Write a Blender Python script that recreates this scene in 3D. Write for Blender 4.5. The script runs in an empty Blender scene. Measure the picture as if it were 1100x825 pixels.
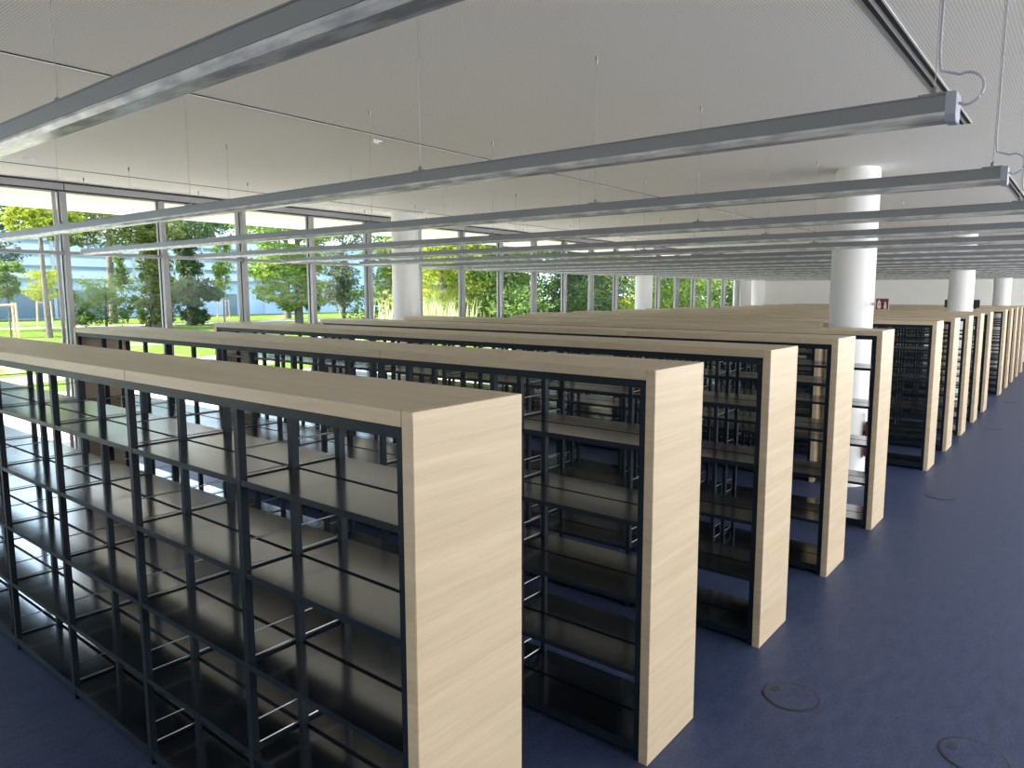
import bpy, bmesh, math, random
from mathutils import Vector, Matrix

random.seed(7)
S = bpy.context.scene
COL = S.collection

# ------------------------------------------------------------------ constants (metres)
H = 2.2            # bookcase height
D = 0.585          # bookcase depth
Y1 = 2.732         # front of the first bookcase
PITCH = 1.691      # spacing of the bookcases
BAY = 1.05
TOPT = 0.055       # thickness of the wooden cladding
CE = 4.23          # ceiling height
XW = -10.45        # inner face of the window wall
YREAR = 34.5
YFRONT = -6.0
XRIGHT = 9.5

# ------------------------------------------------------------------ node helpers
def new_mat(name):
    m = bpy.data.materials.new(name)
    m.use_nodes = True
    nt = m.node_tree
    b = nt.nodes['Principled BSDF']
    return m, nt, b

def setin(node, **kw):
    for k, v in kw.items():
        node.inputs[k.replace('_', ' ')].default_value = v

def simple(name, col, rough=0.5, metal=0.0, spec=0.5, var=0.0, scale=8.0, coat=0.0):
    m, nt, b = new_mat(name)
    b.inputs['Base Color'].default_value = (*col, 1)
    b.inputs['Roughness'].default_value = rough
    b.inputs['Metallic'].default_value = metal
    b.inputs['Specular IOR Level'].default_value = spec
    b.inputs['Coat Weight'].default_value = coat
    if var > 0:
        tc = nt.nodes.new('ShaderNodeTexCoord')
        n = nt.nodes.new('ShaderNodeTexNoise'); n.inputs['Scale'].default_value = scale
        n.inputs['Detail'].default_value = 4
        r = nt.nodes.new('ShaderNodeValToRGB')
        r.color_ramp.elements[0].position = 0.3; r.color_ramp.elements[1].position = 0.7
        r.color_ramp.elements[0].color = (*[c * (1 - var) for c in col], 1)
        r.color_ramp.elements[1].color = (*[min(1, c * (1 + var)) for c in col], 1)
        nt.links.new(tc.outputs['Object'], n.inputs['Vector'])
        nt.links.new(n.outputs['Fac'], r.inputs['Fac'])
        nt.links.new(r.outputs['Color'], b.inputs['Base Color'])
    return m

def wood(name, c1, c2, scale, rough=0.42):
    m, nt, b = new_mat(name)
    tc = nt.nodes.new('ShaderNodeTexCoord')
    mp = nt.nodes.new('ShaderNodeMapping'); mp.inputs['Scale'].default_value = scale
    oi = nt.nodes.new('ShaderNodeObjectInfo')
    add = nt.nodes.new('ShaderNodeVectorMath'); add.operation = 'ADD'
    sc = nt.nodes.new('ShaderNodeVectorMath'); sc.operation = 'SCALE'
    cmb = nt.nodes.new('ShaderNodeCombineXYZ')
    for i in range(3): nt.links.new(oi.outputs['Random'], cmb.inputs[i])
    nt.links.new(cmb.outputs[0], sc.inputs[0]); sc.inputs['Scale'].default_value = 37.0
    nt.links.new(tc.outputs['Object'], mp.inputs['Vector'])
    nt.links.new(mp.outputs[0], add.inputs[0]); nt.links.new(sc.outputs[0], add.inputs[1])
    n1 = nt.nodes.new('ShaderNodeTexNoise'); n1.inputs['Scale'].default_value = 1.0
    n1.inputs['Detail'].default_value = 5; n1.inputs['Roughness'].default_value = 0.6
    n1.inputs['Distortion'].default_value = 0.3
    nt.links.new(add.outputs[0], n1.inputs['Vector'])
    n2 = nt.nodes.new('ShaderNodeTexNoise'); n2.inputs['Scale'].default_value = 7.0
    n2.inputs['Detail'].default_value = 3
    nt.links.new(add.outputs[0], n2.inputs['Vector'])
    mx = nt.nodes.new('ShaderNodeMath'); mx.operation = 'MULTIPLY_ADD'
    nt.links.new(n2.outputs['Fac'], mx.inputs[0]); mx.inputs[1].default_value = 0.35
    nt.links.new(n1.outputs['Fac'], mx.inputs[2])
    r = nt.nodes.new('ShaderNodeValToRGB')
    r.color_ramp.elements[0].position = 0.42; r.color_ramp.elements[1].position = 0.92
    r.color_ramp.elements[0].color = (*c1, 1); r.color_ramp.elements[1].color = (*c2, 1)
    nt.links.new(mx.outputs[0], r.inputs['Fac'])
    nt.links.new(r.outputs['Color'], b.inputs['Base Color'])
    b.inputs['Roughness'].default_value = rough
    b.inputs['Specular IOR Level'].default_value = 0.4
    return m

W1, W2 = (0.50, 0.40, 0.268), (0.64, 0.525, 0.368)
M = {}
M['wood_end'] = wood('maple end panel', W1, W2, (6, 0.7, 20))
M['wood_top'] = wood('maple top panel', W1, W2, (0.9, 13, 9))
M['steel'] = simple('anthracite steel', (0.010, 0.017, 0.026), 0.45, 0.0, 0.15)
M['shelf'] = simple('anthracite shelf sheet', (0.016, 0.021, 0.028), 0.16, 0.0, 0.5)
M['shelf'].node_tree.nodes['Principled BSDF'].inputs['IOR'].default_value = 5.5
M['rod'] = simple('bright steel rod', (0.42, 0.44, 0.47), 0.35, 0.9)
M['alu'] = simple('grey anodised aluminium', (0.19, 0.20, 0.21), 0.45, 0.2)
M['cap'] = simple('light grey end cap', (0.34, 0.37, 0.44), 0.5)
M['frame'] = simple('grey window profile', (0.33, 0.33, 0.335), 0.5, 0.1)
M['frame_dark'] = simple('black gasket', (0.015, 0.015, 0.017), 0.6)
M['white_wall'] = simple('white plaster wall', (0.90, 0.885, 0.84), 0.9, var=0.02, scale=2)
M['column'] = simple('white painted column', (0.80, 0.80, 0.79), 0.7, var=0.02, scale=3)
M['soffit'] = simple('white roof soffit', (0.50, 0.485, 0.465), 0.9)
M['slot'] = simple('black slot', (0.004, 0.004, 0.004), 0.8)
M['white_trim'] = simple('white metal trim', (0.75, 0.75, 0.74), 0.5)
M['wire'] = simple('thin steel wire', (0.30, 0.30, 0.29), 0.4, 0.3)
M['cable'] = simple('pale cable sheath', (0.45, 0.45, 0.50), 0.5)
M['black'] = simple('matt black plastic', (0.010, 0.010, 0.011), 0.5)
M['red'] = simple('signal red', (0.16, 0.008, 0.010), 0.45)
M['sign_white'] = simple('sign white', (0.72, 0.68, 0.62), 0.6)
M['disc'] = simple('floor outlet lid', (0.045, 0.052, 0.085), 0.45, var=0.1, scale=60)
M['disc_rim'] = simple('floor outlet rim', (0.02, 0.023, 0.032), 0.5)
M['bark'] = simple('grey brown bark', (0.14, 0.11, 0.085), 0.9, var=0.3, scale=6)
M['stake'] = simple('fresh timber stake', (0.75, 0.50, 0.29), 0.8, var=0.15, scale=10)
M['facade'] = simple('pale blue facade', (0.46, 0.56, 0.74), 0.8, var=0.04, scale=0.3)
M['facade_white'] = simple('white facade band', (0.58, 0.60, 0.61), 0.8)
M['facade_dark'] = simple('dark blue grey panels', (0.16, 0.21, 0.26), 0.4)
M['roofing'] = simple('grey metal roof', (0.45, 0.46, 0.47), 0.6)
M['path'] = simple('pale paving', (0.46, 0.40, 0.33), 0.95, var=0.15, scale=0.8)

M['terrace'] = simple('pale sandy bounce paving', (0.74, 0.67, 0.57), 0.95, var=0.06, scale=0.6)  # kept extra pale and warm to bounce light indoors

# lamp lens: clear ribbed plastic with a pale inside
m, nt, b = new_mat('lamp lens plastic')
setin(b, Base_Color=(0.45, 0.46, 0.46, 1), Roughness=0.22, Specular_IOR_Level=0.7)
tc = nt.nodes.new('ShaderNodeTexCoord'); mp = nt.nodes.new('ShaderNodeMapping')
mp.inputs['Scale'].default_value = (7, 30, 30)
n = nt.nodes.new('ShaderNodeTexNoise'); n.inputs['Scale'].default_value = 1.0; n.inputs['Detail'].default_value = 2
r = nt.nodes.new('ShaderNodeValToRGB')
r.color_ramp.elements[0].position = 0.38; r.color_ramp.elements[1].position = 0.62
r.color_ramp.elements[0].color = (0.36, 0.37, 0.38, 1); r.color_ramp.elements[1].color = (0.62, 0.62, 0.61, 1)
nt.links.new(tc.outputs['Object'], mp.inputs[0]); nt.links.new(mp.outputs[0], n.inputs['Vector'])
nt.links.new(n.outputs['Fac'], r.inputs['Fac']); nt.links.new(r.outputs['Color'], b.inputs['Base Color'])
M['lens'] = m

# perforated ceiling: fine grid of small holes
m, nt, b = new_mat('perforated white ceiling')
tc = nt.nodes.new('ShaderNodeTexCoord')
mul = nt.nodes.new('ShaderNodeVectorMath'); mul.operation = 'MULTIPLY'; mul.inputs[1].default_value = (50, 50, 0)
fr = nt.nodes.new('ShaderNodeVectorMath'); fr.operation = 'FRACTION'
sb = nt.nodes.new('ShaderNodeVectorMath'); sb.operation = 'SUBTRACT'; sb.inputs[1].default_value = (0.5, 0.5, 0)
ln = nt.nodes.new('ShaderNodeVectorMath'); ln.operation = 'LENGTH'
lt = nt.nodes.new('ShaderNodeMath'); lt.operation = 'LESS_THAN'; lt.inputs[1].default_value = 0.24
mix = nt.nodes.new('ShaderNodeMix'); mix.data_type = 'RGBA'
mix.inputs[6].default_value = (0.90, 0.875, 0.83, 1); mix.inputs[7].default_value = (0.58, 0.56, 0.53, 1)
for a, c in ((tc.outputs['Object'], mul.inputs[0]), (mul.outputs[0], fr.inputs[0]), (fr.outputs[0], sb.inputs[0]),
             (sb.outputs[0], ln.inputs[0]), (ln.outputs['Value'], lt.inputs[0]), (lt.outputs[0], mix.inputs[0]),
             (mix.outputs[2], b.inputs['Base Color'])):
    nt.links.new(a, c)
setin(b, Roughness=0.9, Specular_IOR_Level=0.2)
M['ceiling'] = m

# blue grey linoleum
m, nt, b = new_mat('blue grey linoleum')
tc = nt.nodes.new('ShaderNodeTexCoord')
n1 = nt.nodes.new('ShaderNodeTexNoise'); n1.inputs['Scale'].default_value = 55; n1.inputs['Detail'].default_value = 6
n1.inputs['Roughness'].default_value = 0.7
mp = nt.nodes.new('ShaderNodeMapping'); mp.inputs['Scale'].default_value = (3.5, 1.2, 1)
n2 = nt.nodes.new('ShaderNodeTexNoise'); n2.inputs['Scale'].default_value = 4.0; n2.inputs['Detail'].default_value = 5
nt.links.new(tc.outputs['Object'], n1.inputs['Vector']); nt.links.new(tc.outputs['Object'], mp.inputs[0])
nt.links.new(mp.outputs[0], n2.inputs['Vector'])
ad = nt.nodes.new('ShaderNodeMath'); ad.operation = 'MULTIPLY_ADD'; ad.inputs[1].default_value = 0.6
nt.links.new(n2.outputs['Fac'], ad.inputs[0]); nt.links.new(n1.outputs['Fac'], ad.inputs[2])
r = nt.nodes.new('ShaderNodeValToRGB')
r.color_ramp.elements[0].position = 0.60; r.color_ramp.elements[1].position = 0.98
r.color_ramp.elements[0].color = (0.022, 0.036, 0.088, 1); r.color_ramp.elements[1].color = (0.056, 0.075, 0.152, 1)
nt.links.new(ad.outputs[0], r.inputs['Fac']); nt.links.new(r.outputs['Color'], b.inputs['Base Color'])
rr = nt.nodes.new('ShaderNodeMapRange'); rr.inputs['To Min'].default_value = 0.42; rr.inputs['To Max'].default_value = 0.55
nt.links.new(n2.outputs['Fac'], rr.inputs['Value']); nt.links.new(rr.outputs[0], b.inputs['Roughness'])
setin(b, Specular_IOR_Level=0.3)
M['floor'] = m

# clear glass pane: mostly transparent, Fresnel reflection
m = bpy.data.materials.new('clear window glass'); m.use_nodes = True
nt = m.node_tree; nt.nodes.clear()
out = nt.nodes.new('ShaderNodeOutputMaterial'); mx = nt.nodes.new('ShaderNodeMixShader')
tr = nt.nodes.new('ShaderNodeBsdfTransparent'); tr.inputs[0].default_value = (0.97, 0.985, 0.98, 1)
gl = nt.nodes.new('ShaderNodeBsdfGlossy'); gl.inputs['Roughness'].default_value = 0.0
fz = nt.nodes.new('ShaderNodeFresnel'); fz.inputs['IOR'].default_value = 1.14
ge = nt.nodes.new('ShaderNodeNewGeometry'); inv = nt.nodes.new('ShaderNodeMath'); inv.operation = 'SUBTRACT'; inv.inputs[0].default_value = 1.0
ml = nt.nodes.new('ShaderNodeMath'); ml.operation = 'MULTIPLY'
nt.links.new(ge.outputs['Backfacing'], inv.inputs[1]); nt.links.new(inv.outputs[0], ml.inputs[0]); nt.links.new(fz.outputs[0], ml.inputs[1])
nt.links.new(ml.outputs[0], mx.inputs[0]); nt.links.new(tr.outputs[0], mx.inputs[1]); nt.links.new(gl.outputs[0], mx.inputs[2])
nt.links.new(mx.outputs[0], out.inputs['Surface'])
M['glass'] = m

# grass with worn sandy patches
m, nt, b = new_mat('sunlit meadow')
tc = nt.nodes.new('ShaderNodeTexCoord')
n1 = nt.nodes.new('ShaderNodeTexNoise'); n1.inputs['Scale'].default_value = 0.35; n1.inputs['Detail'].default_value = 8
n2 = nt.nodes.new('ShaderNodeTexNoise'); n2.inputs['Scale'].default_value = 3.0; n2.inputs['Detail'].default_value = 6
for q in (n1, n2): nt.links.new(tc.outputs['Object'], q.inputs['Vector'])
r1 = nt.nodes.new('ShaderNodeValToRGB'); r2 = nt.nodes.new('ShaderNodeValToRGB')
r1.color_ramp.elements[0].position = 0.56; r1.color_ramp.elements[1].position = 0.66
r2.color_ramp.elements[0].position = 0.3; r2.color_ramp.elements[1].position = 0.7
r2.color_ramp.elements[0].color = (0.075, 0.12, 0.02, 1); r2.color_ramp.elements[1].color = (0.17, 0.21, 0.045, 1)
mix = nt.nodes.new('ShaderNodeMix'); mix.data_type = 'RGBA'; mix.inputs[7].default_value = (0.34, 0.29, 0.19, 1)
nt.links.new(n1.outputs['Fac'], r1.inputs['Fac']); nt.links.new(n2.outputs['Fac'], r2.inputs['Fac'])
nt.links.new(r1.outputs['Color'], mix.inputs[0]); nt.links.new(r2.outputs['Color'], mix.inputs[6])
nt.links.new(mix.outputs[2], b.inputs['Base Color']); setin(b, Roughness=1.0, Specular_IOR_Level=0.0)
M['meadow'] = m

def leaf_mat(name, ca, cb):
    m = bpy.data.materials.new(name); m.use_nodes = True
    nt = m.node_tree; b = nt.nodes['Principled BSDF']; out = nt.nodes['Material Output']
    g = nt.nodes.new('ShaderNodeNewGeometry'); r = nt.nodes.new('ShaderNodeValToRGB')
    r.color_ramp.elements[0].color = (*ca, 1); r.color_ramp.elements[1].color = (*cb, 1)
    nt.links.new(g.outputs['Random Per Island'], r.inputs['Fac'])
    nt.links.new(r.outputs['Color'], b.inputs['Base Color'])
    setin(b, Roughness=0.6, Specular_IOR_Level=0.25)
    t = nt.nodes.new('ShaderNodeBsdfTranslucent'); nt.links.new(r.outputs['Color'], t.inputs['Color'])
    mx = nt.nodes.new('ShaderNodeMixShader'); mx.inputs[0].default_value = 0.45
    nt.links.new(b.outputs[0], mx.inputs[1]); nt.links.new(t.outputs[0], mx.inputs[2])
    nt.links.new(mx.outputs[0], out.inputs['Surface'])
    return m
M['leaf_yellow'] = leaf_mat('yellow green leaves', (0.252, 0.296, 0.030), (0.459, 0.488, 0.074))
M['leaf_bright'] = leaf_mat('bright green leaves', (0.148, 0.252, 0.030), (0.340, 0.429, 0.089))
M['leaf_mid'] = leaf_mat('mid green leaves', (0.089, 0.163, 0.030), (0.237, 0.311, 0.089))
M['leaf_dark'] = leaf_mat('dark green leaves', (0.052, 0.096, 0.037), (0.148, 0.200, 0.081))
M['leaf_olive'] = leaf_mat('olive green leaves', (0.096, 0.126, 0.026), (0.244, 0.266, 0.074))
M['leaf_grey'] = leaf_mat('grey green needles', (0.067, 0.089, 0.067), (0.178, 0.215, 0.178))
M['leaf_pale'] = leaf_mat('pale hazy leaves', (0.148, 0.192, 0.104), (0.281, 0.318, 0.200))  # greyed so the leaf colour itself carries the haze
M['reed'] = leaf_mat('dry tall grass', (0.42, 0.42, 0.20), (0.66, 0.62, 0.38))

# ------------------------------------------------------------------ mesh helpers
class MB:
    """collects simple shapes and links them as one mesh object"""
    def __init__(s):
        s.v = []; s.f = []; s.m = []
    def poly(s, pts, faces, mi=0):
        o = len(s.v); s.v += [tuple(p) for p in pts]
        s.f += [tuple(o + i for i in f) for f in faces]; s.m += [mi] * len(faces)
    def box(s, x0, x1, y0, y1, z0, z1, mi=0):
        s.poly([(x0, y0, z0), (x1, y0, z0), (x1, y1, z0), (x0, y1, z0), (x0, y0, z1), (x1, y0, z1), (x1, y1, z1), (x0, y1, z1)],
               [(0, 3, 2, 1), (4, 5, 6, 7), (0, 1, 5, 4), (1, 2, 6, 5), (2, 3, 7, 6), (3, 0, 4, 7)], mi)
    def tube(s, pts, r, n=6, mi=0):
        """round bar along a list of points; r may be a list"""
        pts = [Vector(p) for p in pts]; rings = []
        for i, p in enumerate(pts):
            d = (pts[min(i + 1, len(pts) - 1)] - pts[max(i - 1, 0)]).normalized()
            a = Vector((0, 0, 1)) if abs(d.z) < 0.9 else Vector((1, 0, 0))
            u = d.cross(a).normalized(); w = d.cross(u)
            q = r[i] if isinstance(r, (list, tuple)) else r
            rings.append([p + q * (math.cos(2 * math.pi * k / n) * u + math.sin(2 * math.pi * k / n) * w) for k in range(n)])
        vv = [p for g in rings for p in g]; ff = []
        for i in range(len(pts) - 1):
            for k in range(n):
                k2 = (k + 1) % n
                ff.append((i * n + k, i * n + k2, (i + 1) * n + k2, (i + 1) * n + k))
        ff.append(tuple(range(n - 1, -1, -1))); ff.append(tuple((len(pts) - 1) * n + k for k in range(n)))
        s.poly(vv, ff, mi)
    def lathe(s, prof, c=(0, 0, 0), n=32, mi=0):
        """profile [(radius, z)] turned about a vertical axis, ends closed"""
        vv = []; ff = []
        for (r, z) in prof:
            vv += [(c[0] + r * math.cos(2 * math.pi * k / n), c[1] + r * math.sin(2 * math.pi * k / n), c[2] + z) for k in range(n)]
        for i in range(len(prof) - 1):
            for k in range(n):
                k2 = (k + 1) % n
                ff.append((i * n + k, i * n + k2, (i + 1) * n + k2, (i + 1) * n + k))
        ff.append(tuple(range(n - 1, -1, -1))); ff.append(tuple((len(prof) - 1) * n + k for k in range(n)))
        s.poly(vv, ff, mi)
    def prism(s, prof, x0, x1, mi=0):
        """(y, z) outline pushed along x"""
        n = len(prof)
        vv = [(x0, y, z) for y, z in prof] + [(x1, y, z) for y, z in prof]
        ff = [(k, (k + 1) % n, n + (k + 1) % n, n + k) for k in range(n)]
        ff += [tuple(range(n - 1, -1, -1)), tuple(n + k for k in range(n))]
        s.poly(vv, ff, mi)
    def mesh(s, name, mats, bevel=0, smooth=False):
        me = bpy.data.meshes.new(name)
        me.from_pydata(s.v, [], s.f)
        for m in (mats if isinstance(mats, (list, tuple)) else [mats]): me.materials.append(m)
        me.polygons.foreach_set('material_index', s.m)
        bm = bmesh.new(); bm.from_mesh(me)
        if bevel:
            bmesh.ops.bevel(bm, geom=bm.edges[:], offset=bevel, segments=2, affect='EDGES')
        bmesh.ops.recalc_face_normals(bm, faces=bm.faces[:])
        bm.to_mesh(me); bm.free()
        if smooth:
            me.shade_smooth(); me.set_sharp_from_angle(angle=math.radians(40))
        me.update()
        return me
    def build(s, name, mats, parent=None, loc=(0, 0, 0), bevel=0, smooth=False):
        return link(name, s.mesh(name, mats, bevel, smooth), parent, loc)

def link(name, me, parent=None, loc=(0, 0, 0)):
    o = bpy.data.objects.new(name, me); COL.objects.link(o)
    o.location = loc
    if parent: o.parent = parent
    return o

def boxm(name, x0, x1, y0, y1, z0, z1, mat, bevel=0):
    b = MB(); b.box(x0, x1, y0, y1, z0, z1); return b.mesh(name, mat, bevel)

def thing(name, label, cat, loc=(0, 0, 0), group=None):
    o = bpy.data.objects.new(name, None); COL.objects.link(o); o.location = loc
    o.empty_display_size = 0.2
    return tag(o, label, cat, group)

def tag(o, label, cat, group=None):
    o['label'] = label; o['category'] = cat
    if group: o['group'] = group
    return o

def struct(o):
    o['kind'] = 'structure'; return o

# ------------------------------------------------------------------ the room
b = MB(); b.box(-10.8, XRIGHT + 0.3, YFRONT - 0.3, YREAR + 0.3, -0.2, 0.0)
struct(b.build('floor', M['floor']))
b = MB(); b.box(-10.62, XRIGHT + 0.3, YFRONT - 0.3, YREAR + 0.3, CE, CE + 0.35)
struct(b.build('ceiling', M['ceiling']))
b = MB(); b.box(-10.8, XRIGHT + 0.3, YREAR, YREAR + 0.3, 0, CE)
struct(b.build('wall_rear', M['white_wall']))
b = MB(); b.box(-10.8, XRIGHT + 0.3, YFRONT - 0.3, YFRONT, 0, CE)
struct(b.build('wall_front', M['white_wall']))
b = MB()
b.box(XRIGHT, XRIGHT + 0.3, YFRONT, YREAR, 0, 1.4); b.box(XRIGHT, XRIGHT + 0.3, YFRONT, YREAR, 3.7, CE); b.box(XRIGHT, XRIGHT + 0.3, YFRONT, 2.4, 0.5, 3.7)
for k in range(10): b.box(XRIGHT, XRIGHT + 0.3, YFRONT + k * 4.235, YFRONT + k * 4.235 + 0.35, 0.5, 3.7)
struct(b.build('wall_right', M['white_wall']))
# short pier where the glazing ends
b = MB(); b.box(-10.75, XW + 0.05, 31.62, YREAR, 0, CE)
struct(b.build('wall_left', M['white_wall']))

# glazing: nineteen bays, a mullion at the right edge of each
MW = 0.07
edges = [5.52 + 1.45 * k for k in range(-7, 19)]
glz = [e for e in edges if e < 31.7]
ya = YFRONT
wn = 0
for i, e in enumerate(glz):
    wn += 1
    y0, y1 = (ya, e - MW)
    w = bpy.data.objects.new('window_%d' % wn, None); COL.objects.link(w); struct(w); w.location = (XW - 0.1, (y0 + y1) / 2, 0)
    yc = (y0 + y1) / 2
    def wl(bb, nm, mat, bevel=0):
        return bb.build(nm, mat, w, (-(XW - 0.1), -yc, 0), bevel)
    b = MB(); b.box(XW - 0.2, XW - 0.02, e - MW, e, 0, 4.12); wl(b, 'mullion', M['frame'])
    b = MB(); b.box(XW - 0.135, XW - 0.105, e - MW - 0.008, e - MW, 0, 4.12); wl(b, 'gasket', M['frame_dark'])
    b = MB(); b.box(XW - 0.17, XW - 0.05, y0, y1, 3.165, 3.215); wl(b, 'transom', M['frame'])
    b = MB(); b.box(XW - 0.17, XW - 0.05, y0, y1, 0.0, 0.08); wl(b, 'bottom_rail', M['frame'])
    b = MB(); b.box(XW - 0.128, XW - 0.112, y0, y1 - 0.008, 0.08, 3.165); b.box(XW - 0.128, XW - 0.112, y0, y1 - 0.008, 3.215, 4.12)
    wl(b, 'pane', M['glass'])
    if i % 2 == 1 or i == 7:          # every other bay has an opening casement with its own slim frame
        b = MB()
        b.box(XW - 0.105, XW - 0.065, y1 - 0.10, y1 - 0.055, 0.08, 3.165)
        b.box(XW - 0.105, XW - 0.065, y1 - 0.10, y1 - 0.055, 3.215, 4.11)
        b.box(XW - 0.105, XW - 0.065, y0, y0 + 0.045, 0.08, 3.165)
        wl(b, 'casement', M['frame'])
    ya = e
# blind box under the ceiling along the glazing, jointed at every second mullion
trim = 0
yj = [YFRONT] + [e - 0.03 for i, e in enumerate(glz) if i % 2 == 1] + [31.62]
for a, c in zip(yj[:-1], yj[1:]):
    trim += 1
    b = MB()
    b.box(XW - 0.22, XW, a + 0.008, c - 0.008, 4.115, CE, 0)
    b.box(XW - 0.20, XW - 0.01, a, c, 4.09, 4.115, 1)
    b.box(XW - 0.01, XW + 0.012, a, c, CE - 0.022, CE, 1)
    struct(b.build('trim_%d' % trim, [M['frame'], M['frame_dark']]))

# round white columns
for (x, y) in ((-0.825, 11.48), (-9.62, 11.48), (-0.84, 21.63), (-9.62, 21.63), (-0.84, 31.6), (-9.62, 31.6)):
    b = MB(); b.lathe([(0.275, 0), (0.275, CE - 0.03)], n=64)
    b.lathe([(0.262, CE - 0.03), (0.262, CE)], n=48)
    c = struct(b.build('column', M['column'], None, (x, y, 0), smooth=True))

# ceiling joints and linear air slots
for i, x in enumerate((-4.24, -9.17)):
    b = MB(); b.box(x - 0.012, x + 0.012, YFRONT, YREAR, CE - 0.004, CE - 0.0005, 0); b.box(x - 0.032, x - 0.014, YFRONT, YREAR, CE - 0.008, CE - 0.0005, 1)
    struct(b.build('ceiling_joint_trim', [M['slot'], M['white_trim']]))
for lab, y0, y1 in (('double black air slot in the ceiling above the aisle, the nearer one', -1.0, 9.38),
                    ('double black air slot in the ceiling above the aisle, the farther one', 12.7, 23.5)):
    t = thing('air_slot', lab, 'air vent', (0.65, (y0 + y1) / 2, CE), 'linear air slots in the ceiling')
    L = (y1 - y0) / 2
    b = MB(); b.box(-0.055, 0.055, -L, L, -0.006, -0.001); b.build('slot_frame', M['white_trim'], t)
    for x in (-0.027, 0.030):
        b = MB(); b.box(x - 0.014, x + 0.014, -L + 0.01, L - 0.01, -0.009, -0.005); b.build('slot_opening', M['slot'], t)
# smoke detectors
for lab, x, y in (('small square white ceiling detector between the second and third pendant lights', -4.50, 6.40),
                  ('small round ceiling detector beside the far window blind box', -8.65, 4.485),
                  ('small ceiling detector next to the white column by the glazing', -8.86, 11.35)):
    b = MB()
    if x == -4.50: b.box(-0.06, 0.06, -0.06, 0.06, -0.012, 0); b.box(-0.035, 0.035, -0.035, 0.035, -0.03, -0.012)
    else: b.lathe([(0.02, -0.05), (0.045, -0.045), (0.06, -0.015), (0.06, 0)], n=20)
    tag(b.build('smoke_detector', M['white_trim'], None, (x, y, CE - 0.0005)), lab, 'detector', 'ceiling detectors')

# ------------------------------------------------------------------ bookcases
LEV = [1.79, 1.372, 0.94, 0.515, 0.095]
me_up_f = boxm('upright', -0.0175, 0.0175, 0.012, 0.047, 0.0, 2.10, M['steel'])
me_up_m = boxm('upright', -0.0175, 0.0175, D / 2 - 0.0175, D / 2 + 0.0175, 0.0, 2.10, M['steel'])
me_up_b = boxm('upright', -0.0175, 0.0175, D - 0.047, D - 0.012, 0.0, 2.10, M['steel'])
def shelf_mesh(w, y0, y1, front):
    b = MB()
    x0, x1 = -BAY + 0.0195, -0.0195
    b.box(x0, x1, y0, y1, -0.004, 0.0)
    b.m[1] = 1
    b.box(x0, x1, y0, y0 + 0.003, -0.028, -0.004); b.box(x0, x1, y1 - 0.003, y1, -0.028, -0.004)
    b.box(x0, x0 + 0.003, y0 + 0.003, y1 - 0.003, -0.024, -0.004); b.box(x1 - 0.003, x1, y0 + 0.003, y1 - 0.003, -0.024, -0.004)
    return b.mesh('shelf', [M['steel'], M['shelf']])
me_sh_f = shelf_mesh(BAY, 0.014, D / 2 - 0.012, True)
me_sh_b = shelf_mesh(BAY, D / 2 + 0.012, D - 0.014, False)
def bracket_mesh(y0, y1):
    b = MB()
    b.tube([(-0.021, y0, 0.125), (-0.021, y1, 0.125), (-0.021, y1 + 0.012, 0.121), (-0.021, y1 + 0.014, 0.014), (-0.021, y1, 0.010), (-0.021, y0, 0.010)], 0.0035, 6)
    return b.mesh('side_bracket', M['rod'], smooth=True)
me_br_f = bracket_mesh(0.052, D / 2 - 0.022)
me_br_b = bracket_mesh(D / 2 + 0.022, D - 0.052)
me_end_l = boxm('end_panel', 0, TOPT, 0, D, 0.0, H, M['wood_end'], 0.0025)

ORD = 'first second third fourth fifth sixth seventh eighth ninth tenth eleventh twelfth thirteenth fourteenth fifteenth'.split()

def bookcase(y, x_right, bays, label, name='bookcase', brackets=True, group='double-sided bookcase rows'):
    L = bays * BAY + 0.045 + 2 * TOPT
    t = thing(name, label, 'bookcase', (x_right, y, 0), group)
    link('end_panel', me_end_l, t, (-TOPT, 0, 0)); link('end_panel', me_end_l, t, (-L, 0, 0))
    # wooden top in sections of two bays
    xs = -TOPT; sect = []
    x_end = -L + TOPT
    while xs - 2.15 > x_end + 0.6:
        sect.append((xs - 2.1, xs)); xs -= 2.1
    sect.append((x_end, xs))
    for a, c in sect:
        me = boxm('top_panel', a + 0.0008 - (a + c) / 2, c - 0.0008 - (a + c) / 2, 0, D, H - TOPT, H, M['wood_top'], 0.002)
        link('top_panel', me, t, ((a + c) / 2, 0, 0))
    # rails under the top and plinth bars
    for y0, y1 in ((0.010, 0.032), (D / 2 - 0.012, D / 2 + 0.012), (D - 0.032, D - 0.010)):
        link('top_rail', boxm('top_rail', x_end, -TOPT, y0, y1, 2.1005, H - TOPT, M['steel']), t)
    for y0 in (0.022, D - 0.026):
        link('plinth_bar', boxm('plinth_bar', x_end, -TOPT, y0 - 0.004, y0 + 0.0, 0.035, 0.066, M['steel']), t)
    for k in range(bays + 1):
        x = -TOPT - 0.0225 - BAY * k
        for me in (me_up_f, me_up_m, me_up_b): link('upright', me, t, (x, 0, 0))
        if k < bays:
            for z in LEV:
                link('shelf', me_sh_f, t, (x, 0, z)); link('shelf', me_sh_b, t, (x, 0, z))
        if brackets and 0 < k < bays:
            for z in LEV:
                link('side_bracket', me_br_f, t, (x, 0, z)); link('side_bracket', me_br_b, t, (x, 0, z))
    return t

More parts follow.
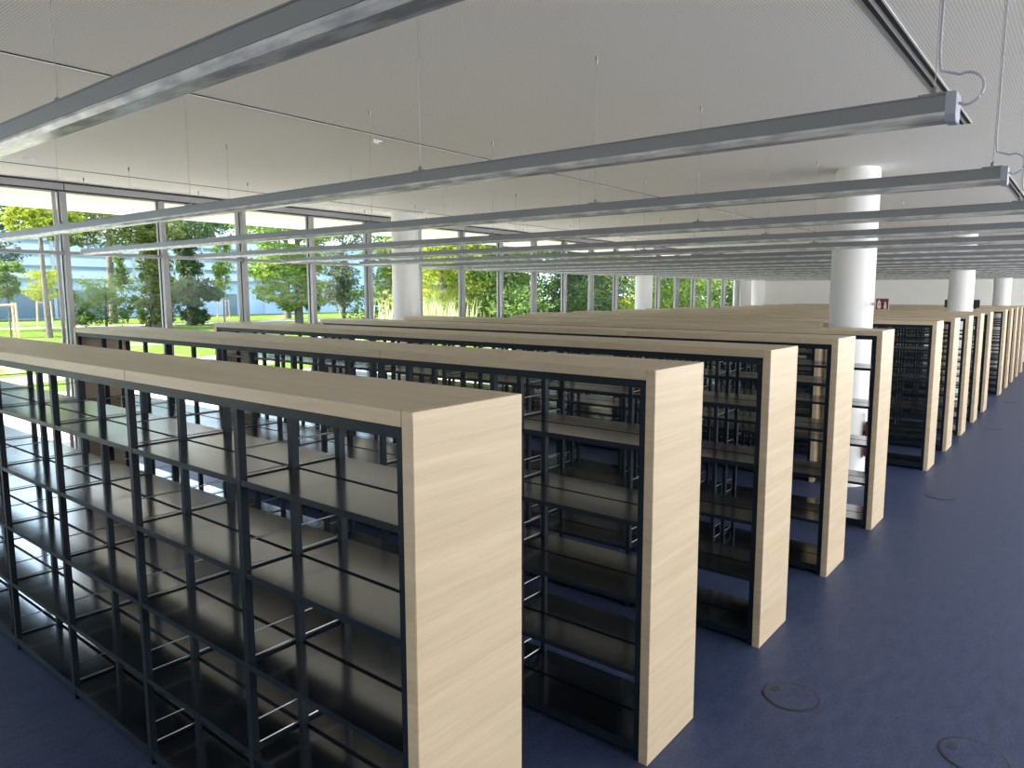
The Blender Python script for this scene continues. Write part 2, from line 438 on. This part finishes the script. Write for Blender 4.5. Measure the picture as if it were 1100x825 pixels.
places = {0: 'in front of all the others', 4: 'the last before the white column with the fire sign',
          5: 'just behind the white column with the fire sign', 9: 'the last before the second white column',
          10: 'just behind the second white column', 14: 'the last before the rear wall'}
ri = 0
for n in range(17):
    y = Y1 + PITCH * n
    if n in (5, 11):
        bookcase(y, -1.13, 5, 'shortened bookcase row ending beside the %s white column by the aisle' % ('nearer' if n == 5 else 'farther'),
                 group='shortened bookcase rows')
        continue
    lab = '%s full-length bookcase row from the front' % ORD[ri]
    if ri in places: lab += ', ' + places[ri].replace(' with the fire sign', '')
    bookcase(y, 0.0, 7, lab, brackets=(ri < 7))
    ri += 1

# ------------------------------------------------------------------ pendant lights
LX0, LX1 = -9.95, 1.37
LZ = 3.225
me_house = None
WX = [1.30, -1.09, -3.51, -5.93, -8.35, -9.80]
def pendant_meshes():
    out = {}
    b = MB()
    # aluminium profile with a small lip along the top edges
    b.prism([(-0.045, 0.0), (-0.045, -0.004), (-0.042, -0.006), (-0.042, -0.055), (0.042, -0.055), (0.042, -0.006), (0.045, -0.004), (0.045, 0.0)],
            LX0 + 0.03, LX1 - 0.03)
    out['housing'] = b.mesh('housing', M['alu'])
    b = MB(); b.prism([(-0.040, -0.0555), (-0.040, -0.066), (-0.030, -0.082), (0.030, -0.082), (0.040, -0.066), (0.040, -0.0555)], LX0 + 0.03, LX1 - 0.03)
    out['lens'] = b.mesh('lens', M['lens'])
    b = MB(); b.prism([(-0.047, 0.003), (-0.047, -0.068), (-0.034, -0.088), (0.034, -0.088), (0.047, -0.068), (0.047, 0.003)], -0.03, 0.0)
    out['end_cap'] = b.mesh('end_cap', M['cap'], 0.002)
    b = MB(); b.box(-0.045, 0.045, -0.02, 0.02, 0.0, 0.010); b.lathe([(0.010, 0.010), (0.010, 0.028), (0.004, 0.034)], n=12)
    out['hanger_clip'] = b.mesh('hanger_clip', M['alu'])
    b = MB(); b.tube([(0, 0, 0.03), (0, 0, CE - LZ - 0.03)], 0.0013, 5)
    b.lathe([(0.004, CE - LZ - 0.055), (0.009, CE - LZ - 0.03), (0.012, CE - LZ - 0.001)], n=8)
    out['suspension_wire'] = b.mesh('suspension_wire', M['wire'])
    b = MB()
    pts = [(LX1 - 0.06, 0.014, CE - LZ - 0.001), (LX1 - 0.062, 0.014, 0.6), (LX1 - 0.064, 0.014, 0.14), (LX1 - 0.058, 0.014, 0.085)]
    for k in range(0, 13):
        a = math.pi * 0.62 - k / 12 * math.pi * 1.12
        pts.append((LX1 + 0.015 + 0.050 * math.cos(a), 0.014, 0.018 + 0.050 * math.sin(a)))
    pts.append((LX1 - 0.004, 0.014, -0.022))
    b.tube(pts, 0.0045, 8)
    out['power_cable'] = b.mesh('power_cable', M['cable'], smooth=True)
    return out
PM = pendant_meshes()
for k in range(19):
    y = 2.135 + PITCH * k
    if y > YREAR - 1: break
    if k == 0: lab = 'grey linear pendant light in front of the first bookcase row, lens seen from below'
    elif k == 1: lab = 'grey linear pendant light between the first and second bookcase rows, cable looped at its end'
    elif k == 2: lab = 'grey linear pendant light with looped cable, hanging third from the front of the hall'
    else: lab = 'unlit grey linear pendant light hanging in place %d counted from the front of the hall' % (k + 1)
    t = thing('pendant_light', lab, 'ceiling light', (0, y, LZ), 'linear pendant lights over the aisles')
    link('housing', PM['housing'], t); link('lens', PM['lens'], t)
    link('end_cap', PM['end_cap'], t, (LX1, 0, 0)); link('end_cap', PM['end_cap'], t, (LX0 + 0.03, 0, 0))
    for x in WX:
        c = link('hanger_clip', PM['hanger_clip'], t, (x, 0, 0)); link('suspension_wire', PM['suspension_wire'], c)
    link('power_cable', PM['power_cable'], t)

# ------------------------------------------------------------------ sign, extinguisher, black box
t = thing('fire_sign', 'small red fire equipment sign projecting from the white column', 'sign', (-0.426, 11.40, 2.46))
b = MB(); b.box(-0.082, 0.082, -0.004, 0.004, -0.078, 0.078); b.build('sign_backing', M['sign_white'], t, bevel=0.002)
b = MB(); b.box(-0.074, 0.074, -0.0065, -0.004, -0.070, 0.070); b.build('red_panel', M['red'], t)
def outline(name, pts, y0, y1, mat):
    b = MB(); n = len(pts)
    vv = [(x, y0, z) for x, z in pts] + [(x, y1, z) for x, z in pts]
    b.poly(vv, [(k, (k + 1) % n, n + (k + 1) % n, n + k) for k in range(n)] + [tuple(range(n)), tuple(range(2 * n - 1, n - 1, -1))])
    return b.build(name, mat, t)
fl = [(-0.052, -0.060), (-0.060, -0.035), (-0.056, -0.005), (-0.058, 0.020), (-0.048, 0.040), (-0.036, 0.060), (-0.024, 0.040), (-0.014, 0.022),
      (-0.017, 0.000), (-0.011, -0.030), (-0.017, -0.060)]
outline('white_pictogram', fl, -0.0085, -0.0065, M['sign_white'])
outline('black_bar', [(-0.047, -0.003), (-0.032, -0.009), (-0.018, -0.002), (-0.032, 0.006)], -0.0095, -0.0085, M['black'])
ex = [(0.022, -0.060), (0.022, -0.015), (0.032, 0.002), (0.030, 0.012), (0.018, 0.018), (0.020, 0.026), (0.034, 0.022), (0.036, 0.034), (0.046, 0.034),
      (0.047, 0.014), (0.052, -0.004), (0.054, -0.060)]
outline('white_pictogram', ex, -0.0085, -0.0065, M['sign_white'])
b = MB(); b.box(-0.135, -0.078, 0.004, 0.010, -0.02, 0.02); b.build('wall_arm', M['sign_white'], t)

t = thing('fire_extinguisher', 'red fire extinguisher hung on the white column behind the fifth bookcase row', 'fire extinguisher', (-0.47, 11.40, 0.42))
b = MB(); b.lathe([(0.05, 0), (0.075, 0.008), (0.078, 0.03), (0.078, 0.42), (0.066, 0.47), (0.03, 0.50), (0.022, 0.53)], n=28)
b.build('cylinder', M['red'], t, smooth=True)
b = MB(); b.lathe([(0.024, 0.53), (0.024, 0.57)], n=14); b.box(-0.015, 0.015, -0.09, 0.02, 0.57, 0.585); b.box(-0.015, 0.015, -0.08, 0.02, 0.60, 0.612)
b.build('valve', M['black'], t)
b = MB(); b.tube([(0.02, -0.02, 0.55), (0.07, -0.03, 0.53), (0.098, -0.03, 0.42), (0.092, -0.03, 0.15)], 0.012, 8)
b.build('hose', M['black'], t, smooth=True)
b = MB(); b.box(-0.09, -0.06, -0.02, 0.02, 0.30, 0.34); b.build('bracket', M['black'], t)

t = thing('wall_box', 'wide black box resting on the bookcase top behind the second white column', 'box', (-1.0, 23.25, 2.2))
b = MB(); b.box(-0.40, 0.40, -0.06, 0.06, 0.03, 0.24); b.build('casing', M['black'], t, bevel=0.008)
for x in (-0.3, 0.3):
    b = MB(); b.lathe([(0.03, 0), (0.025, 0.03)], (x, 0, 0), 12); b.build('foot', M['black'], t)

# ------------------------------------------------------------------ floor outlets
for lab, x, y in (('round floor outlet lid in the aisle beside the gap of the second and third rows', 0.396, 5.622),
                  ('round floor outlet lid farthest out in the aisle, cut by the picture edge', 1.409, 5.647),
                  ('round floor outlet lid in the aisle beside the nearer white column gap', 0.373, 11.51),
                  ('round floor outlet lid in the aisle midway along the second block of rows', 0.387, 17.53),
                  ('most distant round floor outlet lid, beside the farther white column gap', 0.32, 21.9)):
    t = thing('floor_outlet', lab, 'floor outlet', (x, y, 0), 'round floor outlets')
    b = MB(); b.lathe([(0.176, 0.0), (0.176, 0.0035), (0.172, 0.0045), (0.160, 0.0045)], n=48); b.build('rim', M['disc_rim'], t)
    b = MB(); b.lathe([(0.159, 0.0046), (0.159, 0.0049)], n=48); b.build('lid', M['floor'], t)
    b = MB(); b.box(-0.135, -0.085, -0.012, 0.045, 0.0050, 0.0066); b.build('cable_flap', M['disc_rim'], t)

# ------------------------------------------------------------------ outside
GZ = -0.12
b = MB(); b.poly([(-260, -140, GZ), (-10.8, -140, GZ), (-10.8, 260, GZ), (-260, 260, GZ)], [(0, 1, 2, 3)])
g = struct(b.build('ground', M['meadow']))
def strip(name, pts, w, mat, z=0.01):
    b = MB(); vv = []
    for i, p in enumerate(pts):
        p = Vector((*p, GZ + z)); a = Vector((*pts[max(i - 1, 0)], 0)); c = Vector((*pts[min(i + 1, len(pts) - 1)], 0))
        d = (c - a).normalized(); nrm = Vector((-d.y, d.x, 0)) * w / 2
        vv += [p + nrm, p - nrm, p + nrm - Vector((0, 0, 0.05)), p - nrm - Vector((0, 0, 0.05))]
    ff = []
    for i in range(len(pts) - 1):
        o = 4 * i; ff += [(o, o + 1, o + 5, o + 4), (o + 1, o + 3, o + 7, o + 5), (o, o + 4, o + 6, o + 2)]
    b.poly(vv, ff); return struct(b.build(name, mat))
strip('path', [(-72, -40), (-66, 10), (-62, 24), (-60, 60), (-58, 110)], 2.4, M['path'])
strip('bounce_terrace', [(-15.6, -60), (-15.6, 110)], 9.6, M['terrace'], 0.02)  # paving widened as a reflector, bouncing sunlight up to the ceiling
strip('garden_path', [(-22, -30), (-24, 8), (-28, 20), (-40, 34), (-62, 48)], 2.2, M['path'], 0.015)
# roof overhang
b = MB(); b.box(-15.4, -10.63, YFRONT - 6, YREAR + 30, CE + 0.08, CE + 0.55)
struct(b.build('roof_overhang', M['soffit']))

# office building across the lawn
t = thing('office_building', 'long pale blue office building beyond the trees', 'building', (-84, 50, GZ))
def bb(name, mat, *boxes):
    b = MB()
    for q in boxes: b.box(*q)
    return b.build(name, mat, t)
bb('wall', M['facade'], (-14, 0, -36, 25.6, 0, 9.2))
b = MB(); b.poly([(-14, -36.4, 9.2), (0.6, -36.4, 9.2), (0.6, 26, 9.2), (-14, 26, 9.2), (-7, -36.4, 12.6), (-7, 26, 12.6)],
                 [(0, 3, 2, 1), (0, 1, 4), (1, 2, 5, 4), (2, 3, 5), (3, 0, 4, 5)]); b.build('roof', M['roofing'], t)
for k, z in enumerate((4.2, 5.5, 6.8, 8.1)):
    bb('facade_band', M['facade_white'], (0, 0.5, -36, 6, z, z + 0.85))
for y in (-20, -12, -4, 4): bb('band_post', M['roofing'], (0.5, 0.6, y, y + 0.25, 0, 9))
bb('dark_panel', M['facade_dark'], (0, 0.15, -36, -14, 0.2, 3.0))
bb('door', M['facade_dark'], (0, 0.12, -0.8, 0.6, 0, 2.6))
for y, z in ((9, 2.6), (15, 2.6), (20.5, 2.6), (9, 6.4), (14.5, 6.4), (21, 6.4)):
    w = bb('window', M['facade_dark'], (0, 0.12, y, y + 1.9, z, z + 1.3))
    q = MB(); q.box(0.12, 0.16, y - 0.1, y + 2.0, z - 0.15, z - 0.05); q.build('sill', M['facade_white'], w)

def crown_mesh(name, blobs, mat, size, per, seed, fill=0.55):
    """leaf cards clustered on and inside a set of ellipsoids (x, y, z, rx, ry, rz)"""
    rnd = random.Random(seed); b = MB()
    for (cx, cy, cz, rx, ry, rz) in blobs:
        tw = []
        for _ in range(max(9, per // 9)):
            while True:
                p = Vector((rnd.uniform(-1, 1), rnd.uniform(-1, 1), rnd.uniform(-1, 1)))
                if fill * rnd.random() < p.length <= 1: break
            tw.append(p)
        for _ in range(int(per * 3.4)):
            p = rnd.choice(tw) + Vector((rnd.gauss(0, .16), rnd.gauss(0, .16), rnd.gauss(0, .12)))
            c = Vector((cx + p.x * rx, cy + p.y * ry, cz + p.z * rz))
            u = Vector((rnd.gauss(0, 1), rnd.gauss(0, 1), rnd.gauss(0, .6))).normalized()
            v = u.cross(Vector((rnd.gauss(0, 1), rnd.gauss(0, 1), rnd.gauss(0, 1)))).normalized()
            a = size * rnd.uniform(.55, 1.15); w = a * rnd.uniform(.4, .65)
            b.poly([c - u * a * .5, c + v * w * .5 - u * a * .1, c + u * a * .5, c - v * w * .5 - u * a * .1], [(0, 1, 2, 3)])
    return b

def tree(label, x, y, trunk_h, trunk_r, blobs, mat, size=0.4, per=260, lean=0.0, name='tree', branches=5, group='trees outside the glazing'):
    t = thing(name, label, 'tree', (x, y, GZ), group)
    rnd = random.Random(int(abs(x * 13 + y * 7)))
    b = MB()
    b.tube([(0, 0, 0), (lean * .3, 0, trunk_h * .35), (lean * .7, .1, trunk_h * .7), (lean, .1, trunk_h)], [trunk_r * 1.25, trunk_r, trunk_r * .75, trunk_r * .35], 9)
    for k in range(branches):
        z = trunk_h * (.4 + .55 * k / max(1, branches)); a = rnd.uniform(0, 6.28); L = trunk_h * rnd.uniform(.18, .32)
        s = Vector((lean * z / trunk_h, .05, z)); e = s + Vector((math.cos(a) * L, math.sin(a) * L, L * .55))
        b.tube([s, (s + e) / 2 + Vector((0, 0, L * .06)), e], [trunk_r * .4, trunk_r * .25, trunk_r * .1], 6)
    b.build('trunk', M['bark'], t, smooth=True)
    crown_mesh('crown', blobs, mat, size, per, int(abs(x * 31 + y * 17))).build('crown', mat, t)
    return t

tree('yellow-green tree crown at the outermost window, hanging high over the lawn', -48, 17.6, 8.0, 0.15,
     [(0, 0.2, 8.0, 1.6, 1.7, 1.4), (0.3, -0.6, 6.9, 1.4, 1.2, 0.9), (0, 0.9, 9.2, 1.8, 1.6, 1.3), (0, 1.5, 6.9, 0.9, 0.8, 0.6)], M['leaf_yellow'], 0.32, 420, branches=0, lean=-.8)
tree('dark grey-green conifer at the outermost window edge', -60, 17.2, 13, 0.3,
     [(0, 0, 5.6, 2.4, 2.6, 1.6), (0, 0, 8.2, 2.6, 2.9, 2.0), (0, 0.3, 11, 2.2, 2.2, 2.2)], M['leaf_grey'], 0.36, 520, branches=0)
tree('tall olive tree clad in foliage down to the ground, second window', -56, 27.7, 9, 0.4,
     [(0, 0, z, 1.05 + .12 * (k % 2), 1.1, 1.2) for k, z in enumerate((.9, 2.3, 3.7, 5.1, 6.5))] +
     [(0, -4.2, 7.3, 2.2, 2.9, 1.5), (0.4, -6.2, 7.6, 1.8, 1.8, 1.2), (0, -1.0, 7.9, 2, 2, 1.5), (0, .8, 8.2, 2, 1.6, 1.4), (0, -3.2, 8.6, 2.4, 3.0, 1.2)], M['leaf_olive'], 0.34, 420, branches=0)
tree('loose pale-branched shrub tree in front of the banded facade', -60, 25.6, 3.6, 0.08,
     [(0, 0, 1.4, 1.4, 2.0, 1.3), (0, 0.8, 3.0, 1.2, 1.9, 1.2), (0, -1.3, 2.6, 1, 1.5, 1.0), (0.6, 1.0, 4.4, .5, .6, 1.5), (0, 1.8, 1.4, .8, 1.0, 1.1), (0, -1.9, 1.0, .8, .9, .8)], M['leaf_mid'], 0.28, 260)
tree('dark pine with drooping boughs beside the staked sapling', -58, 31.4, 9, 0.26,
     [(0, -.6, 8.0, 2.4, 2.0, 1.3), (0, 1.2, 8.4, 2.2, 2.0, 1.3), (0, -.2, 6.4, .8, .8, 1.3), (0, .1, 4.8, .9, .9, 1.1), (0, .3, 3.2, 1.3, 1.9, .9), (0, -.7, 1.9, 1.2, 1.6, 1.0), (0, 1.6, 2.6, .8, 1.2, .6),
      (0, .4, .8, .9, 1.1, .7)], M['leaf_dark'], 0.34, 420, branches=3)
tree('broad tree with thick bare trunk on the sunny lawn, fourth window', -52, 37.8, 9.5, 0.30,
     [(0, -2.8, 8.2, 2.4, 2.2, 1.5), (0, -.4, 8.6, 2.6, 2.2, 1.4), (0, 1.6, 8.2, 2.4, 1.8, 1.5), (0, -3.2, 4.6, 1.8, 1.4, 1.1), (0, -1.2, 4.2, 1.6, 1.5, 1.0), (0, -2.4, 2.8, 1.6, 1.5, .9),
      (0, .9, 3.2, 1.3, 1.2, 1.0), (0, 1.2, 5.4, 1.4, 1.3, 1.1), (0, -.6, 2.0, 1.3, 1.5, .8), (0, 1.6, 1.8, .8, .8, .8), (0, -1.5, 6.2, 1.6, 2.2, .9)], M['leaf_bright'], 0.34, 400)
tree('hazy pale tree between the fourth and fifth mullions', -56, 45.6, 9, 0.16,
     [(0, -1.2, 8.8, 2.6, 2.6, 1.7), (0, 1.0, 8.4, 2, 2, 1.6), (0, -1.4, 5.4, 2.0, 1.7, 1.6), (0, .4, 4.2, 1.5, 1.5, 1.3), (0, -1.8, 3.0, 1.3, 1.4, 1.2), (0, .2, 2.2, 1.3, 1.6, .9)], M['leaf_pale'], 0.34, 400)
tree('green tree half hidden behind the white column by the glazing', -52, 47.8, 9, 0.2,
     [(0, .4, 8.4, 2.2, 2.0, 1.6), (0, .3, 5.6, 1.3, 1.3, 1.6), (0, -.2, 3.4, 1.1, 1.2, 1.3), (0, .6, 1.6, .9, 1.0, 1.0)], M['leaf_mid'], 0.34, 400)
tree('high bright tree tops above the office building roof line', -67, 29, 12, 0.3,
     [(0, -6, 10.2, 3, 4, 2.0), (0, -1, 11.0, 3, 4, 2.4), (0, 4, 11.0, 3, 4, 2.4), (0, 9, 10.6, 3, 3.4, 2.2)], M['leaf_bright'], 0.42, 520)
tree('tall mid-green tree tops behind the broad tree on the lawn', -66, 46, 13, 0.3,
     [(0, -7, 11.0, 3, 3, 2.4), (0, -3, 10.8, 3, 4, 2.6), (0, 2, 11.4, 3, 4, 2.6), (0, 7, 11.4, 3, 3, 2.4)], M['leaf_mid'], 0.42, 520)

def sapling(label, x, y, z0, z1, r, mat, stake_label):
    t = thing('sapling', label, 'tree', (x, y, GZ), 'staked saplings')
    b = MB(); b.tube([(0, 0, 0), (0.03, 0, z0), (0, 0.02, z1 * .95)], [.055, .045, .012], 8)
    for k in range(5):
        a = k * 2.1; z = z0 + (z1 - z0) * (.1 + .15 * k); b.tube([(0, 0, z), (math.cos(a) * r * .7, math.sin(a) * r * .7, z + .5)], [.02, .006], 5)
    b.build('trunk', M['bark'], t, smooth=True)
    h = (z1 - z0) / 2; n = max(2, int(h / r + .5))
    bl = [(0, 0, z0 + (k + .5) * 2 * h / n, r * (1 - .25 * abs(k - n * .4) / n), r * (1 - .25 * abs(k - n * .4) / n), h / n * 1.25) for k in range(n)]
    crown_mesh('crown', bl, mat, .26, 320, int(x + y)).build('crown', mat, t)
    s = thing('stake_tripod', stake_label, 'plant support', (x, y, GZ), 'timber stake tripods round the saplings')
    for k in range(3):
        a = k * 2.094 + .4; b = MB(); b.tube([(math.cos(a) * .62, math.sin(a) * .62, 0), (math.cos(a) * .52, math.sin(a) * .52, 2.12)], .062, 10); b.build('stake', M['stake'], s, smooth=True)
        a2 = a + 2.094
        b = MB(); b.tube([(math.cos(a) * .50, math.sin(a) * .50, 1.98), (math.cos(a2) * .50, math.sin(a2) * .50, 1.98)], .045, 8); b.build('crossbar', M['stake'], s, smooth=True)
sapling('bright yellow-green sapling with square bushy crown at the first window', -62, 22.1, 2.3, 4.4, 1.5, M['leaf_yellow'], 'three timber stakes round the bushy sapling at the first window')
sapling('slim pale green sapling with tall narrow crown at the third window', -62, 36.6, 2.5, 7.6, .85, M['leaf_bright'], 'three timber stakes round the slim tall sapling at the third window')
sapling('sapling with sparse crown at the outer picture edge', -50, 16.2, 2.5, 4.6, .8, M['leaf_mid'], 'three timber stakes at the outer picture edge on the grass')

# thick greenery seen obliquely through the far windows
green = [(-36, 39, 'yellow', 'bright yellow-green'), (-42, 45, 'bright', 'fresh green'), (-33, 43, 'mid', 'deep green'), (-38, 48.5, 'bright', 'mid-green'),
         (-31, 51, 'dark', 'light green'), (-34, 58.5, 'yellow', 'sunlit yellow-green'), (-27, 60, 'bright', 'soft green'), (-30, 68, 'mid', 'shaded green'),
         (-23, 70, 'dark', 'vivid green'), (-26, 79, 'mid', 'leafy mid-green'), (-19, 81, 'yellow', 'pale lime'), (-20, 93, 'bright', 'distant bright green'), (-26, 100, 'mid', 'distant soft green'),
         (-47, 47, 'mid', 'second-rank olive'), (-46, 57, 'dark', 'second-rank dark'), (-43, 67, 'mid', 'second-rank grey-green'), (-40, 79, 'bright', 'second-rank bright'),
         (-36, 91, 'dark', 'second-rank deep green'), (-33, 108, 'mid', 'second-rank distant')]
for i, (x, y, k, w) in enumerate(green):
    rnd = random.Random(i + 50); hh = rnd.uniform(9, 12); far = i > 12; q = 1.35 if far else 1.0
    bl = [(rnd.uniform(-1.2, 1.2) * q, rnd.uniform(-2.0, 2.0) * q, z, rnd.uniform(2.4, 3.3) * q, rnd.uniform(2.6, 3.5) * q, rnd.uniform(1.4, 2.0)) for z in (.8, 1.8, 3.0, 4.2, 5.4, 6.6, 7.8, 9.0, hh)]
    tree('leafy green tree in the dense greenery seen through the far windows', x, y, hh, .16, bl, M['leaf_' + k], .46 if far else .34, 420, group='dense greenery beyond the far windows')
b = MB(); rnd = random.Random(3)
for _ in range(700):
    x = -30 + rnd.gauss(0, 1.0); y = 31.5 + rnd.gauss(0, 1.6); a = rnd.uniform(0, 6.28); h = rnd.uniform(1.2, 2.6); w = .03
    dx, dy = math.cos(a) * w, math.sin(a) * w; lx, ly = rnd.gauss(0, .25), rnd.gauss(0, .25)
    b.poly([(x - dx, y - dy, GZ), (x + dx, y + dy, GZ), (x + lx * .4 + dx * .8, y + ly * .4 + dy * .8, GZ + h * .6), (x + lx, y + ly, GZ + h), (x + lx * .4 - dx * .8, y + ly * .4 - dy * .8, GZ + h * .6)], [(0, 1, 2, 3, 4)])
o = tag(b.build('tall_grass', M['reed']), 'patch of dry tall grass in front of the greenery', 'grass'); o['kind'] = 'stuff'

# ------------------------------------------------------------------ light
w = bpy.data.worlds.new('sky'); S.world = w; w.use_nodes = True
nt = w.node_tree; bg = nt.nodes['Background']
tc = nt.nodes.new('ShaderNodeTexCoord'); sp = nt.nodes.new('ShaderNodeSeparateXYZ'); r = nt.nodes.new('ShaderNodeValToRGB')
r.color_ramp.elements[0].position = 0.0; r.color_ramp.elements[0].color = (0.68, 0.84, 1.0, 1)
r.color_ramp.elements[1].position = 0.7; r.color_ramp.elements[1].color = (0.42, 0.62, 0.95, 1)
nt.links.new(tc.outputs['Generated'], sp.inputs[0]); nt.links.new(sp.outputs['Z'], r.inputs['Fac']); nt.links.new(r.outputs['Color'], bg.inputs['Color'])
bg.inputs['Strength'].default_value = 1.7

def light(name, kind, loc, direction, energy, color=(1, 1, 1), size=None, portal=False):
    l = bpy.data.lights.new(name, kind); l.energy = energy; l.color = color
    o = bpy.data.objects.new(name, l); COL.objects.link(o); o.location = loc
    o.rotation_euler = Vector(direction).to_track_quat('-Z', 'Y').to_euler()
    if size:
        l.shape = 'RECTANGLE'; l.size, l.size_y = size
        if portal: l.cycles.is_portal = True
    return o
s = light('sun', 'SUN', (0, 0, 30), (0.42, 0.72, -0.72), 7.5, (1.0, 0.95, 0.86)); s.data.angle = math.radians(0.6)
# daylight entering by the windows of the right-hand wall
light('daylight_right', 'AREA', (XRIGHT - 0.05, 18.3, 2.55), (-1, 0, 0.7), 1080, (1.0, 0.96, 0.90), (31.6, 2.2))
light('fill_behind', 'AREA', (-2.8, YFRONT + 0.05, 2.25), (0, 1, 1.4), 180, (0.97, 0.98, 1.0), (15, 2.6))  # added fill light, tilted up at the ceiling; this wall has no windows

# ------------------------------------------------------------------ camera
cam = bpy.data.cameras.new('camera'); co = bpy.data.objects.new('camera', cam); COL.objects.link(co)
r_ = Vector((0.78797453, 0.61570681, 0.00112369)); u_ = Vector((-0.07405439, 0.09296186, 0.9929119)); f_ = Vector((-0.61123816, 0.7824725, -0.11884736))
co.matrix_world = Matrix(((r_.x, u_.x, -f_.x, 1.758), (r_.y, u_.y, -f_.y, 1.112), (r_.z, u_.z, -f_.z, 2.595), (0, 0, 0, 1)))
cam.sensor_fit = 'HORIZONTAL'; cam.sensor_width = 36.0; cam.lens = 772.9 / 1100 * 36.0
cam.shift_x = -18.4 / 1100; cam.shift_y = -4.9 / 1100
cam.clip_start = 0.05; cam.clip_end = 600
S.camera = co

S.view_settings.view_transform = 'Standard'; S.view_settings.look = 'None'
S.view_settings.exposure = 1.42; S.view_settings.gamma = 1.0; S.view_settings.use_curve_mapping = False
cy = S.cycles
cy.use_denoising = True; cy.max_bounces = 10; cy.diffuse_bounces = 8; cy.glossy_bounces = 5
cy.transparent_max_bounces = 24; cy.caustics_reflective = False; cy.caustics_refractive = False
cy.sample_clamp_indirect = 6.0
